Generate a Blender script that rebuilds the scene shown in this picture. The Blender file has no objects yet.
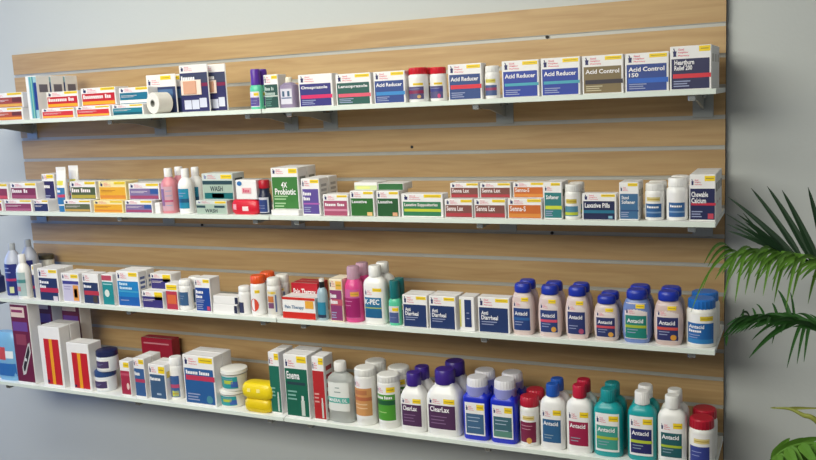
import bpy, math, random
from mathutils import Vector, Euler

random.seed(7)
C = bpy.context.scene.collection
IN = 0.0254
TOP = 1.95                       # height of the slatwall's top edge
W = 96 * IN                      # slatwall width
D = 0.242                        # shelf depth
SHELF_T = 0.012

# ------------------------------------------------------------------ camera
CAM = Vector((2.6318, -2.3378, TOP - 0.2156))
ROT = Euler((1.4187, 0.0480, 0.4275), 'XYZ')
FPX = 872.71
RM = ROT.to_matrix()
cd = bpy.data.cameras.new('camera')
cam = bpy.data.objects.new('camera', cd)
C.objects.link(cam)
cam.location = CAM
cam.rotation_euler = ROT
cd.sensor_fit = 'HORIZONTAL'
cd.sensor_width = 36
cd.lens = 36 * FPX / 816
cd.clip_start = 0.05
bpy.context.scene.camera = cam


def at(px, py, y):
    """point of the plane at depth y seen at a pixel"""
    d = RM @ Vector(((px - 408) / FPX, (230 - py) / FPX, -1))
    return CAM + d * ((y - CAM.y) / d.y)


# ------------------------------------------------------------------ materials
_M = {}


def lin(h):
    h = h.lstrip('#')
    r = []
    for i in (0, 2, 4):
        c = int(h[i:i + 2], 16) / 255
        r.append(c / 12.92 if c <= .04045 else ((c + .055) / 1.055) ** 2.4)
    return r + [1]


def mat(h, rough=.45, metal=0, trans=0, var=.06):
    key = (h, rough, metal, trans)
    if key in _M:
        return _M[key]
    m = bpy.data.materials.new('paint_' + h.strip('#'))
    m.use_nodes = True
    nt = m.node_tree
    b = nt.nodes['Principled BSDF']
    c = lin(h)
    tc = nt.nodes.new('ShaderNodeTexCoord')
    nz = nt.nodes.new('ShaderNodeTexNoise')
    nz.inputs['Scale'].default_value = 30
    mx = nt.nodes.new('ShaderNodeMix')
    mx.data_type = 'RGBA'
    mx.inputs[6].default_value = [x * (1 - var) for x in c[:3]] + [1]
    mx.inputs[7].default_value = [min(1, x * (1 + var)) for x in c[:3]] + [1]
    nt.links.new(tc.outputs['Object'], nz.inputs['Vector'])
    nt.links.new(nz.outputs['Fac'], mx.inputs[0])
    nt.links.new(mx.outputs[2], b.inputs['Base Color'])
    b.inputs['Roughness'].default_value = rough
    b.inputs['Metallic'].default_value = metal
    if trans:
        b.inputs['Transmission Weight'].default_value = trans
        b.inputs['IOR'].default_value = 1.3
    _M[key] = m
    return m


def wood_mat():
    m = bpy.data.materials.new('maple_laminate')
    m.use_nodes = True
    nt = m.node_tree
    b = nt.nodes['Principled BSDF']
    tc = nt.nodes.new('ShaderNodeTexCoord')
    mp = nt.nodes.new('ShaderNodeMapping')
    mp.inputs['Scale'].default_value = (1.6, 12, 26)
    nz = nt.nodes.new('ShaderNodeTexNoise')
    nz.inputs['Scale'].default_value = 2.2
    nz.inputs['Detail'].default_value = 6
    nz.inputs['Distortion'].default_value = .8
    cr = nt.nodes.new('ShaderNodeValToRGB')
    cr.color_ramp.elements[0].position = .3
    cr.color_ramp.elements[0].color = lin('#b08d5e')
    cr.color_ramp.elements[1].position = .72
    cr.color_ramp.elements[1].color = lin('#c4a474')
    nt.links.new(tc.outputs['Object'], mp.inputs['Vector'])
    nt.links.new(mp.outputs['Vector'], nz.inputs['Vector'])
    nt.links.new(nz.outputs['Fac'], cr.inputs['Fac'])
    nt.links.new(cr.outputs['Color'], b.inputs['Base Color'])
    b.inputs['Roughness'].default_value = .5
    return m


def wall_mat(h, name, scale=120, bump=.05):
    m = bpy.data.materials.new(name)
    m.use_nodes = True
    nt = m.node_tree
    b = nt.nodes['Principled BSDF']
    tc = nt.nodes.new('ShaderNodeTexCoord')
    nz = nt.nodes.new('ShaderNodeTexNoise')
    nz.inputs['Scale'].default_value = scale
    bp = nt.nodes.new('ShaderNodeBump')
    bp.inputs['Strength'].default_value = bump
    bp.inputs['Distance'].default_value = .01
    nt.links.new(tc.outputs['Object'], nz.inputs['Vector'])
    nt.links.new(nz.outputs['Fac'], bp.inputs['Height'])
    nt.links.new(bp.outputs['Normal'], b.inputs['Normal'])
    b.inputs['Base Color'].default_value = lin(h)
    b.inputs['Roughness'].default_value = .8
    return m


def leaf_mat(h1, h2, name):
    m = bpy.data.materials.new(name)
    m.use_nodes = True
    nt = m.node_tree
    b = nt.nodes['Principled BSDF']
    tc = nt.nodes.new('ShaderNodeTexCoord')
    nz = nt.nodes.new('ShaderNodeTexNoise')
    nz.inputs['Scale'].default_value = 14
    mx = nt.nodes.new('ShaderNodeMix')
    mx.data_type = 'RGBA'
    mx.inputs[6].default_value = lin(h1)
    mx.inputs[7].default_value = lin(h2)
    nt.links.new(tc.outputs['Object'], nz.inputs['Vector'])
    nt.links.new(nz.outputs['Fac'], mx.inputs[0])
    nt.links.new(mx.outputs[2], b.inputs['Base Color'])
    b.inputs['Roughness'].default_value = .6
    b.inputs['Specular IOR Level'].default_value = .25
    return m


# ------------------------------------------------------------------ mesh builder
class MB:
    def __init__(s):
        s.v, s.f, s.m, s.mats = [], [], [], []

    def mi(s, m):
        if m not in s.mats:
            s.mats.append(m)
        return s.mats.index(m)

    def add(s, vs, fs, m):
        o = len(s.v)
        i = s.mi(m)
        s.v += [tuple(v) for v in vs]
        for f in fs:
            s.f.append([o + k for k in f])
            s.m.append(i)

    def box(s, x0, x1, y0, y1, z0, z1, m, bev=0.0):
        if bev <= 0:
            s.add([(x0, y0, z0), (x1, y0, z0), (x1, y1, z0), (x0, y1, z0),
                   (x0, y0, z1), (x1, y0, z1), (x1, y1, z1), (x0, y1, z1)],
                  [(0, 3, 2, 1), (4, 5, 6, 7), (0, 1, 5, 4), (1, 2, 6, 5), (2, 3, 7, 6), (3, 0, 4, 7)], m)
            return
        b = bev
        rings = [(z0, b), (z0 + b, 0), (z1 - b, 0), (z1, b)]
        vs, n = [], 8
        for z, q in rings:
            vs += [(x0 + b + q * .0, y0 + q, z), (x1 - b, y0 + q, z), (x1 - q, y0 + b, z), (x1 - q, y1 - b, z),
                   (x1 - b, y1 - q, z), (x0 + b, y1 - q, z), (x0 + q, y1 - b, z), (x0 + q, y0 + b, z)]
        fs = []
        for r in range(3):
            for k in range(n):
                fs.append((r * n + k, r * n + (k + 1) % n, (r + 1) * n + (k + 1) % n, (r + 1) * n + k))
        fs.append(tuple(range(n - 1, -1, -1)))
        fs.append(tuple(3 * n + k for k in range(n)))
        s.add(vs, fs, m)

    def loft(s, rings, m, n=36, expo=2, rib=0, cx=0, cy=0, capb=True, capt=True):
        """rings: (z, half width, half depth)"""
        vs, fs = [], []
        for z, hw, hd in rings:
            for k in range(n):
                a = 2 * math.pi * k / n
                c, q = math.cos(a), math.sin(a)
                e = 2 / expo
                r = 1 - (rib if (rib and k % 2) else 0)
                vs.append((cx + r * hw * math.copysign(abs(c) ** e, c), cy + r * hd * math.copysign(abs(q) ** e, q), z))
        R = len(rings)
        for r in range(R - 1):
            for k in range(n):
                fs.append((r * n + k, r * n + (k + 1) % n, (r + 1) * n + (k + 1) % n, (r + 1) * n + k))
        if capb:
            fs.append(tuple(range(n - 1, -1, -1)))
        if capt:
            fs.append(tuple((R - 1) * n + k for k in range(n)))
        s.add(vs, fs, m)

    def tube(s, pts, rad, m, n=8):
        vs, fs = [], []
        L = len(pts)
        for i, p in enumerate(pts):
            t = (pts[min(i + 1, L - 1)] - pts[max(i - 1, 0)]).normalized()
            a = t.cross(Vector((0.13, .2, 1))).normalized()
            b = t.cross(a)
            r = rad[i] if isinstance(rad, (list, tuple)) else rad
            for k in range(n):
                q = 2 * math.pi * k / n
                vs.append(p + a * math.cos(q) * r + b * math.sin(q) * r)
        for i in range(L - 1):
            for k in range(n):
                fs.append((i * n + k, i * n + (k + 1) % n, (i + 1) * n + (k + 1) % n, (i + 1) * n + k))
        fs.append(tuple(range(n - 1, -1, -1)))
        fs.append(tuple((L - 1) * n + k for k in range(n)))
        s.add(vs, fs, m)

    def build(s, name, parent=None, smooth=False):
        me = bpy.data.meshes.new(name)
        me.from_pydata(s.v, [], s.f)
        for m in s.mats:
            me.materials.append(m)
        me.polygons.foreach_set('material_index', s.m)
        if smooth:
            me.polygons.foreach_set('use_smooth', [True] * len(me.polygons))
            me.set_sharp_from_angle(angle=math.radians(38))
        me.update()
        o = bpy.data.objects.new(name, me)
        C.objects.link(o)
        o.parent = parent
        return o


def tag(o, label=None, cat=None, group=None, kind=None):
    for k, v in (('label', label), ('category', cat), ('group', group), ('kind', kind)):
        if v:
            o[k] = v
    return o


def thing(name, label, cat, loc, group=None, rz=0):
    o = bpy.data.objects.new(name, None)
    o.empty_display_size = .02
    C.objects.link(o)
    o.location = loc
    o.rotation_euler = (0, 0, rz)
    return tag(o, label, cat, group)


def dup(o, loc, label):
    r = o.copy()
    C.objects.link(r)
    r.location = loc
    r['label'] = label
    for ch in list(o.children):
        c = ch.copy()
        C.objects.link(c)
        c.parent = r
        for g in list(ch.children):
            e = g.copy()
            C.objects.link(e)
            e.parent = c
    return r


# ------------------------------------------------------------------ lettering
_T = {}


def text_geo(t):
    if t not in _T:
        cu = bpy.data.curves.new('lettering', 'FONT')
        cu.body = t
        cu.resolution_u = 2
        cu.offset = .022
        cu.space_line = .85
        ob = bpy.data.objects.new('lettering', cu)
        me = ob.to_mesh()
        vs = [(v.co.x, v.co.y) for v in me.vertices]
        fs = [tuple(p.vertices) for p in me.polygons]
        x0 = min(v[0] for v in vs); x1 = max(v[0] for v in vs)
        y0 = min(v[1] for v in vs); y1 = max(v[1] for v in vs)
        ob.to_mesh_clear()
        bpy.data.objects.remove(ob)
        bpy.data.curves.remove(cu)
        _T[t] = ([((x - x0) / (x1 - x0), (y - y0) / (y1 - y0)) for x, y in vs], fs)
    return _T[t]


# fronts: a callable mapping (x, z, off) to 3D
def flat_front(yf):
    return lambda x, z, off: (x, yf - off, z)


def loft_front(rings, expo):
    def f(x, z, off):
        for (za, wa, da), (zb, wb, db) in zip(rings, rings[1:]):
            if za <= z <= zb and zb > za:
                t = (z - za) / (zb - za)
                hw, hd = wa + (wb - wa) * t, da + (db - da) * t
                break
        else:
            hw, hd = rings[0][1], rings[0][2]
        q = max(0, 1 - min(1, abs(x / hw)) ** expo) ** (1 / expo)
        return (x * (1 + off / hw), -hd * q * (1 + off / hd), z)
    return f


class Label:
    """a rectangle x0..x1, z0..z1 on a front surface, drawn in u, v"""

    def __init__(s, mb, front, x0, x1, z0, z1, nx):
        s.mb, s.F, s.r, s.nx = mb, front, (x0, x1, z0, z1), nx

    def p(s, u, v, off):
        x0, x1, z0, z1 = s.r
        return s.F(x0 + (x1 - x0) * u, z0 + (z1 - z0) * v, off)

    def rect(s, u0, u1, v0, v1, m, off, mb=None):
        mb = mb or s.mb
        n = max(1, math.ceil(s.nx * (u1 - u0)))
        k = 1 if s.nx == 1 else 4
        vs = [s.p(u0 + (u1 - u0) * i / n, v0 + (v1 - v0) * j / k, off) for j in range(k + 1) for i in range(n + 1)]
        fs = [(j * (n + 1) + i, j * (n + 1) + i + 1, (j + 1) * (n + 1) + i + 1, (j + 1) * (n + 1) + i)
              for j in range(k) for i in range(n)]
        mb.add(vs, fs, m)

    def poly(s, pts, m, off, mb=None):
        (mb or s.mb).add([s.p(u, v, off) for u, v in pts], [tuple(range(len(pts)))], m)

    def disc(s, u, v, ru, rv, m, off, mb=None, n=14):
        s.poly([(u + ru * math.cos(2 * math.pi * i / n), v + rv * math.sin(2 * math.pi * i / n)) for i in range(n)], m, off, mb)

    def text(s, t, u0, u1, v0, v1, m, off, mb=None):
        if t[0] == '~':              # lettering too small to read: a row of word-length strokes
            ws = t[1:].split()
            tot = sum(len(w) for w in ws) + .8 * (len(ws) - 1)
            x = 0
            for w in ws:
                for i in range(len(w)):
                    a, b_ = x + i, x + i + .78
                    lo = 0 if i else -.0
                    s.rect(u0 + (u1 - u0) * a / tot, u0 + (u1 - u0) * b_ / tot, v0 + (v1 - v0) * .1, v0 + (v1 - v0) * (.95 if i == 0 else .72), m, off, mb)
                x += len(w) + .8
            return
        vs, fs = text_geo(t)
        (mb or s.mb).add([s.p(u0 + (u1 - u0) * a, v0 + (v1 - v0) * b, off) for a, b in vs], fs, m)


WHITE = '#eeeceb'
YEL = '#f2d21c'
NAVY = '#1d2452'
PINK = '#dd5f7a'
CREAM = '#efe6d6'


def deco(L, d, o0=.0004, bodymb=None, flashmb=None):
    """print on a front: header with mark and name, coloured panel, title, stripe, fine print"""
    st = .00025
    bm = bodymb or L.mb
    if d.get('hdr', 1):
        h0, h1 = d.get('h', (.74, .98))
        hh = h1 - h0
        mk = mat(d.get('mark', '#23245e'), .5)
        u0 = .07
        L.poly([(u0, h0 + hh * .62), (u0 + .012, h0 + hh * .3), (u0 + .006, h0 + hh * .1), (u0 + .084, h0 + hh * .1), (u0 + .078, h0 + hh * .3), (u0 + .09, h0 + hh * .62),
                (u0 + .055, h0 + hh * .62), (u0 + .03, h0 + hh * .92), (u0 + .008, h0 + hh * .86), (u0 + .03, h0 + hh * .62)], mk, o0 + st, bm)
        pk = mat(d.get('pink', PINK), .5)
        for k, w in enumerate(('Good', 'Neighbor', 'Pharmacy')):
            L.text(w, .2, .2 + (.14, .25, .27)[k], h0 + hh * (.66 - .3 * k), h0 + hh * (.86 - .3 * k), pk, o0 + st, bm)
    if d.get('flash', 1):
        f = d.get('f', (.56, .96, .87, .965))
        fm = flashmb or L.mb
        L.rect(*f, mat(d.get('fc', YEL), .5), o0 + st, fm)
        L.rect(f[0] + .04, f[1] - .04, f[2] + (f[3] - f[2]) * .4, f[2] + (f[3] - f[2]) * .6, mat('#b89a2a', .5), o0 + 2 * st, fm)
    p = d.get('p', (.035, .95, .02, .71))
    pu = lambda u: p[0] + (p[1] - p[0]) * u
    pv = lambda v: p[2] + (p[3] - p[2]) * v
    if d.get('panel'):
        L.rect(*p, mat(d['panel'], .4), o0 + st)
    for u0, u1, v0, v1, c in d.get('bands', ()):
        L.rect(pu(u0), pu(u1), pv(v0), pv(v1), mat(c, .4), o0 + 2 * st)
    for u, v, ru, rv, c in d.get('discs', ()):
        L.disc(pu(u), pv(v), ru, rv, mat(c, .4), o0 + 3 * st)
    ink = mat(d.get('ink', '#f4f2f4'), .5)
    for t, u0, u1, v0, v1 in d.get('text', ()):
        L.text(t, pu(u0), pu(u1), pv(v0), pv(v1), ink, o0 + 4 * st)
    fine = mat(d.get('fine', '#9aa2c4'), .5)
    for u0, u1, v in d.get('lines', ()):
        L.rect(pu(u0), pu(u1), pv(v), pv(v + .035), fine, o0 + 3 * st)


def P(panel, *text, stripe=None, sv=(.34, .5), lines=1, **k):
    """standard store-brand print"""
    d = dict(panel=panel)
    tx = []
    n = len(text)
    for i, t in enumerate(text):
        hi = .9 - i * .2
        tx.append((t, .05, min(.95, .05 + .085 * len(t)), hi - .17, hi))
    d['text'] = tx
    b = []
    if stripe:
        b.append((.04, 1.04, sv[0], sv[1], stripe))
    d['bands'] = b + list(k.pop('bands', ()))
    if lines:
        d['lines'] = [(.06, .5, .24), (.06, .42, .16), (.06, .47, .08)]
        if not stripe:
            d['lines'] += [(.06, .6, .44), (.06, .52, .36)]
    d.update(k)
    return d


# ------------------------------------------------------------------ placing things on the shelves
SZ = [TOP - .2318 - .3048 * i for i in range(4)]       # shelf top heights
SNAME = ['top shelf', 'second shelf', 'third shelf', 'bottom shelf']
EPS = .0004
BOXES = []


def frame(sh, px0, px1, yt, yb, s, base):
    yf = -(D - s)
    x0 = at(px0, yt, yf).x
    x1 = at(px1, yb, yf).x
    xm = (px0 + px1) / 2
    H = at(xm, yt, yf).z - at(xm, yb, yf).z
    z = (SZ[sh] if base is None else base) + EPS
    return x0, x1, yf, H, z


def rows_of(r, n, loc, step, noun, d):
    words = ['second behind', 'third behind', 'fourth behind', 'fifth behind']
    for k in range(1, n):
        dup(r, (loc[0], loc[1] + step * k, loc[2]), '%s %s the %s' % (noun, words[k - 1], d))


def carton(sh, d, px0, px1, yt, yb, dec, n=1, dp=.036, s=.012, base=None, group=None, body=WHITE, side=None, sidetext=None, gap=.002, name='medicine_carton', tail=True):
    x0, x1, yf, H, z = frame(sh, px0, px1, yt, yb, s, base)
    w = x1 - x0
    loc = ((x0 + x1) / 2, yf, z)
    r = thing(name, d + (' on the ' + SNAME[sh] if tail else ''), 'box', loc, group)
    b = MB()
    bw = mat(body, .5)
    b.box(-w / 2, w / 2, 0, dp, 0, H, bw, .0012)
    # tuck-flap seams on the top
    g = mat('#cfcac4', .6)
    b.add([(-w * .46, dp * .12, H + .0002), (w * .46, dp * .12, H + .0002), (w * .46, dp * .2, H + .0002), (-w * .46, dp * .2, H + .0002)], [(0, 1, 2, 3)], g)
    if side:
        sm = mat(side, .5)
        y0, y1 = dp * .18, dp * .82
        X = w / 2 + .0003
        for v0, v1 in ((.62, .8), ) if side != 'full' else ():
            b.add([(X, y0, H * v0), (X, y1, H * v0), (X, y1, H * v1), (X, y0, H * v1)], [(0, 1, 2, 3)], sm)
    if sidetext:
        sm = mat(sidetext, .5)
        X = w / 2 + .0003
        for k in range(6):
            v0 = .12 + k * .13
            b.add([(X, dp * .2, H * v0), (X, dp * .8, H * v0), (X, dp * .8, H * (v0 + .07)), (X, dp * .2, H * (v0 + .07))], [(0, 1, 2, 3)], sm)
    fr = MB(); fl = MB()
    L = Label(fr, flat_front(0), -w / 2, w / 2, 0, H, 1)
    deco(L, dec, .0003, b, fl)
    b.build('carton', r)
    if fr.v:
        fr.build('front_panel', r)
    if fl.v:
        fl.build('yellow_flash', r)
    rows_of(r, n, loc, dp + gap, 'carton', d)
    BOXES.append((d, x0, x1, yf, yf + n * (dp + gap), z, z + H))
    return z + H


PILL = dict(prof=[(0, .93), (.02, 1), (.70, 1), (.75, .93), (.785, .8), (.80, .74), (.83, .72)], cap=(.79, 1, .86), expo=2, dr=1, lab=(.06, .66, .82))
WIDE = dict(prof=[(0, .95), (.02, 1), (.72, 1), (.77, .97), (.80, .88), (.82, .84)], cap=(.80, 1, .95), expo=2, dr=1, lab=(.06, .70, .82))
SYRUP = dict(prof=[(0, .93), (.02, 1), (.60, 1), (.66, .96), (.72, .82), (.77, .58), (.80, .46), (.84, .44)], cap=(.805, 1, .50), expo=2.2, dr=.9, lab=(.06, .60, .84))
LOTION = dict(prof=[(0, .90), (.025, 1), (.64, 1), (.70, .97), (.75, .86), (.79, .64), (.81, .50), (.84, .48)], cap=(.815, 1, .52), expo=2.8, dr=.62, lab=(.08, .66, .80))
SQUARE = dict(prof=[(0, .93), (.02, 1), (.66, 1), (.70, .97), (.73, .86), (.75, .74), (.78, .72)], cap=(.75, 1, .78), expo=5, dr=.8, lab=(.08, .62, .76))
JUG = dict(prof=[(0, .93), (.02, 1), (.55, 1), (.62, .94), (.70, .76), (.76, .56), (.80, .52)], cap=(.78, 1, .56), expo=4, dr=.7, lab=(.09, .64, .80))
ANTACID = dict(prof=[(0, .82), (.025, .88), (.12, .95), (.28, .99), (.44, 1), (.60, .97), (.72, .89), (.79, .78), (.83, .66), (.84, .62)], cap=(.83, 1, .70), expo=2.6, dr=.62, lab=(.08, .76, .76), dome=1)
TUB = dict(prof=[(0, .86), (.02, .90), (.74, .96), (.76, .97)], cap=(.75, 1, 1.02), expo=2, dr=1, lab=(.12, .70, .74))
CANISTER = dict(prof=[(0, .95), (.015, 1), (.84, 1), (.86, .98), (.87, .96)], cap=(.865, 1, 1.0), expo=2, dr=1, lab=(.12, .84, .86))
TALLCAP = dict(prof=[(0, .92), (.02, 1), (.48, 1), (.54, .96), (.58, .84), (.60, .74), (.62, .7)], cap=(.60, 1, .76), expo=2.4, dr=.8, lab=(.06, .44, .82))


def bottle(sh, d, px0, px1, yt, yb, K, col, capc, dec, n=1, s=.014, base=None, group=None, trans=0, captrans=0, name='medicine_bottle', step=None,
           labc=WHITE, ring=None, noun='bottle', tail=True, capname='cap', cat='bottle', rib=.05):
    x0, x1, yf, H, z = frame(sh, px0, px1, yt, yb, s, base)
    cf = K['cap'][2] if K['cap'][2] > 1 else 1
    hd = (x1 - x0) / 2 / cf * K['dr']
    for _ in range(3):
        yc = yf + hd
        x0, x1 = at(px0, yt + .5 * (yb - yt), yc).x, at(px1, yt + .5 * (yb - yt), yc).x
        tn = ((x0 + x1) / 2 - CAM.x) / (yc - CAM.y)
        hw = (x1 - x0) / 2 / cf / math.sqrt(1 + (K['dr'] * tn) ** 2)
        hd = hw * K['dr']
    H = at((px0 + px1) / 2, yt, yf + hd + .85 * min(hw * K['cap'][2], hd * 1.02 if K['dr'] < 1 else 9)).z - at((px0 + px1) / 2, yb, yf + hd * .12).z
    ex = K['expo']
    loc = ((x0 + x1) / 2, yf + hd, z)
    r = thing(name, d + (' on the ' + SNAME[sh] if tail else ''), cat, loc, group)
    rings = [(zf * H, wf * hw, min(wf * hw, hd * min(1, wf + .02))) for zf, wf in K['prof']]
    b = MB()
    b.loft(rings, mat(col, .3, 0, trans), 40, ex)
    b.build('bottle_body', r, True)
    c = MB()
    c0, c1, cw = K['cap']
    chw = hw * cw
    chd = min(chw, hd * 1.02) if K['dr'] < 1 else chw
    cm = mat(capc, .35, 0, captrans)
    if K.get('dome'):
        c.loft([(c0 * H, chw * .95, chd * .95), ((c0 + .02) * H, chw, chd), ((c0 + .11) * H, chw, chd), ((c0 + .145) * H, chw * .95, chd * .95), (c1 * H, chw * .8, chd * .8)], cm, 36, 2.3)
    else:
        h = (c1 - c0) * H
        c.loft([(c0 * H + .0003, chw * .97, chd * .97), (c0 * H + h * .08, chw, chd), (c1 * H - h * .12, chw * .98, chd * .98), (c1 * H, chw * .88, chd * .88)], cm, 44, 2, rib)
    if ring:
        rz = c0 * H
        c.loft([(rz - H * .03, chw * 1.05, chd * 1.05), (rz + H * .115, chw * 1.04, chd * 1.04), (rz + H * .12, chw * .9, chd * .9)], mat(ring, .3), 36, 2)
    c.build(capname, r, True)
    if dec is not None:
        l0, l1, lw = K['lab']
        lb = MB()
        nx = 12
        L = Label(lb, loft_front(rings, ex), -hw * lw, hw * lw, H * l0, H * l1, nx)
        if labc:
            L.rect(0, 1, 0, 1, mat(labc, .4), .0003)
        deco(L, dec, .0004)
        lb.build('label', r)
    dn = step or (2 * hd + .004)
    rows_of(r, n, loc, dn, noun, d)
    BOXES.append((d, (x0 + x1) / 2 - hw, (x0 + x1) / 2 + hw, yf, yf + (n - 1) * dn + 2 * hd, z, z + H))
    return z + H


# ------------------------------------------------------------------ setting
WALL_Y = .0195
b = MB(); b.box(-2.2, 4.4, WALL_Y, WALL_Y + .12, 0, 2.75, wall_mat('#c9cdcb', 'painted_wall'))
tag(b.build('wall_back'), kind='structure')
b = MB(); b.box(-2.2, 4.4, -4.2, WALL_Y, -.1, 0, wall_mat('#5c544c', 'floor_vinyl', 20, .02))
tag(b.build('floor'), kind='structure')
b = MB(); b.box(-2.2, 4.4, -4.2, WALL_Y, 2.75, 2.85, wall_mat('#e4e4e0', 'ceiling_tile', 60, .2))
tag(b.build('ceiling'), kind='structure')

# slatwall
sw = thing('slatwall_panel', 'wide light maple slatwall panel with horizontal metal grooves fixed to the wall', 'wall panel', (0, 0, TOP))
b = MB()
T = .0193
prof = [(T, 0), (0, 0)]
for k in range(1, 16):
    zc = -3 * IN * k
    prof += [(0, zc + .0055), (.0100, zc + .0055), (.0100, zc - .0055), (0, zc - .0055)]
prof += [(0, -48 * IN), (T, -48 * IN)]
n = len(prof)
wd = wood_mat()
edge = mat('#3b2f29', .7)  # brown MDF end, darkened by shadow mixed into its colour
b.add([(0, y, z) for y, z in prof] + [(W, y, z) for y, z in prof], [(i, (i + 1) % n, n + (i + 1) % n, n + i) for i in range(n)], wd)
b.add([(0, y, z) for y, z in prof], [tuple(range(n))[::-1]], edge)
b.add([(W, y, z) for y, z in prof], [tuple(range(n))], edge)
b.build('panel_board', sw)
alu = mat('#b6b5ae', .4, .1)
for k in range(1, 16):
    zc = -3 * IN * k
    b = MB()
    b.box(.001, W - .001, .0042, .0098, zc - .0053, zc + .0053, alu)
    b.box(.001, W - .001, .0006, .0042, zc - .0053, zc - .0042, alu)
    b.box(.001, W - .001, .0006, .0042, zc + .0042, zc + .0053, alu)
    b.build('groove_insert', sw)
scr = mat('#1a1613', .6)
for px, py in ((547, 37), (552, 233), (202, 225), (726, 137), (412, 147)):
    p = at(px, py, 0)
    b = MB()
    vs = [(.0045 * math.cos(i * math.pi / 6), -.0012, .0045 * math.sin(i * math.pi / 6)) for i in range(12)]
    vs += [(v[0], .002, v[2]) for v in vs]
    b.add(vs, [tuple(range(12))] + [(i, i + 12, (i + 1) % 12 + 12, (i + 1) % 12) for i in range(12)], scr)
    if p.x < W - .01:
        o = b.build('screw', sw)
        o.location = (p.x, 0, p.z - TOP)

# shelves, two boards to a level, and their brackets
shm = mat('#eef0ec', .35, var=.02)
shedge = mat('#dfe8df', .25, var=.02)
steel = mat('#a3a7a5', .35, .35)
chrome = mat('#b5b8b6', .2, .9)
BX = (.06, .65, 1.165, 1.305, 1.86, 2.385)
NB = ('leftmost', 'second from the left', 'just left of the middle joint', 'just right of the middle joint', 'second from the right', 'rightmost')
for i in range(4):
    for j, (xa, xb) in enumerate(((0, W / 2 - .0015), (W / 2 + .0015, W))):
        b = MB()
        b.box(xa, xb, -D + .002, -.0005, SZ[i] - SHELF_T, SZ[i], shm, .001)
        o = thing('shelf', 'long white shelf board, %s half of the %s' % (('left', 'right')[j], SNAME[i]), 'shelf', ((xa + xb) / 2, 0, SZ[i]), 'white shelf boards on the slatwall')
        bo = b.build('shelf_board', o)
        bo.location = (-(xa + xb) / 2, 0, -SZ[i])
        e = MB()
        e.box(xa, xb, -D, -D + .0019, SZ[i] - SHELF_T, SZ[i] + .0004, shedge, .0006)
        eo = e.build('front_edge', o)
        eo.location = (-(xa + xb) / 2, 0, -SZ[i])
br = None
for i in range(4):
    for j, x in enumerate(BX):
        lab = 'grey metal shelf bracket, %s under the %s' % (NB[j], SNAME[i])
        zb = SZ[i] - SHELF_T - .0004
        if br:
            dup(br, (x, 0, zb), lab)
            continue
        br = thing('shelf_bracket', lab, 'bracket', (x, 0, zb), 'grey shelf brackets hooked on the slatwall')
        b = MB(); b.box(-.025, .025, -.0035, -.0005, -.060, -.001, steel, .0006)
        b.build('mounting_plate', br)
        b = MB()
        th = .003
        pr = [(-.0037, -.0005), (-.225, -.0005), (-.225, -.009), (-.12, -.017), (-.0037, -.040)]
        m5 = len(pr)
        b.add([(-th, y, z) for y, z in pr] + [(th, y, z) for y, z in pr],
              [tuple(range(m5)), tuple(range(2 * m5 - 1, m5 - 1, -1))] + [(k, m5 + k, m5 + (k + 1) % m5, (k + 1) % m5) for k in range(m5)], steel)
        b.build('arm', br)
        b = MB(); b.box(-.009, .009, -.236, -.2255, -.013, -.0004, chrome, .002)
        b.box(-.006, .006, -.2255, -.20, -.013, -.011, chrome, .0005)
        b.build('front_clip', br)
        b = MB(); b.box(-.012, -.0034, -.05, -.004, -.009, -.0005, chrome, .001)
        b.box(.0034, .012, -.05, -.004, -.009, -.0005, chrome, .001)
        b.build('rear_rest', br)

# ------------------------------------------------------------------ printed designs
def flat(panel, band=None, dark=None, ink='#f2e6e6', words=(), **k):
    bands = []
    if band:
        bands.append((0, 1, .06, .34, band))
    if dark:
        bands.append((.72, 1, .5, .96, dark))
    d = dict(panel=panel, h=(.72, .98), p=(.03, .97, .04, .69), f=(.58, .98, .84, .98), bands=bands, ink=ink,
             text=[(w, .04, min(.9, .05 + .07 * len(w)), .52, .92) for w in words], fine=ink if not words else '#b9a6b0')
    if not words:
        d['lines'] = [(.05, .62, .72), (.05, .5, .6)]
    d.update(k)
    return d


RED = '#c8202c'
TEAL = '#1f7f8c'
BLUE = '#1c4fa0'

# ================================================================== top shelf

z = carton(0, 'orange-brown flat ointment carton at the far left end, lower one', -14, 23.5, 107, 119.5, flat('#b8502c', '#e59a3c', '#6b2f2a'), dp=.06, group='orange-brown flat ointment cartons')
carton(0, 'orange-brown flat ointment carton at the far left end, upper one', -14, 23.5, 91, 106, flat('#a2463a', '#e2a94a', '#6b2f2a'), dp=.06, s=.016, base=z, group='orange-brown flat ointment cartons')
wave = dict(hdr=0, flash=0, panel='#9fc6cf', p=(.28, 1, .02, .98), bands=[(.12, .3, 0, 1, '#4f9fae'), (.3, .46, .0, 1, '#8cc0a8'), (.46, .62, 0, 1, '#2f7f9c'), (.62, .98, .2, .86, '#243a86')])
carton(0, 'tall narrow white carton with wavy teal and navy stripes', 24.5, 40, 74, 117.5, wave, n=3, dp=.055, s=.01, side='#6e6a78', gap=.006, group='tall teal-striped cartons', name='tube_carton')
RT = flat('#c2202e', '#f0a62a', None, words=('~Antibiotic xxx',))
RB = flat('#cf3038', '#f2a93a', None)
z = carton(0, 'red flat ointment carton, lower of the left red stack', 41, 74.5, 106.5, 116.5, RB, dp=.06, group='red flat ointment cartons')
carton(0, 'red flat ointment carton, upper of the left red stack', 45.5, 79, 89, 105.5, RT, dp=.06, s=.03, base=z, group='red flat ointment cartons')
z = carton(0, 'red flat ointment carton, lower of the right red stack', 75.5, 110.5, 104.5, 115, RB, dp=.06, group='red flat ointment cartons')
carton(0, 'red flat ointment carton, upper of the right red stack', 80, 116.5, 85.5, 103.8, RT, dp=.06, s=.03, base=z, group='red flat ointment cartons')
TB = flat('#1d7d92', '#0f5468', None)
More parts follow.
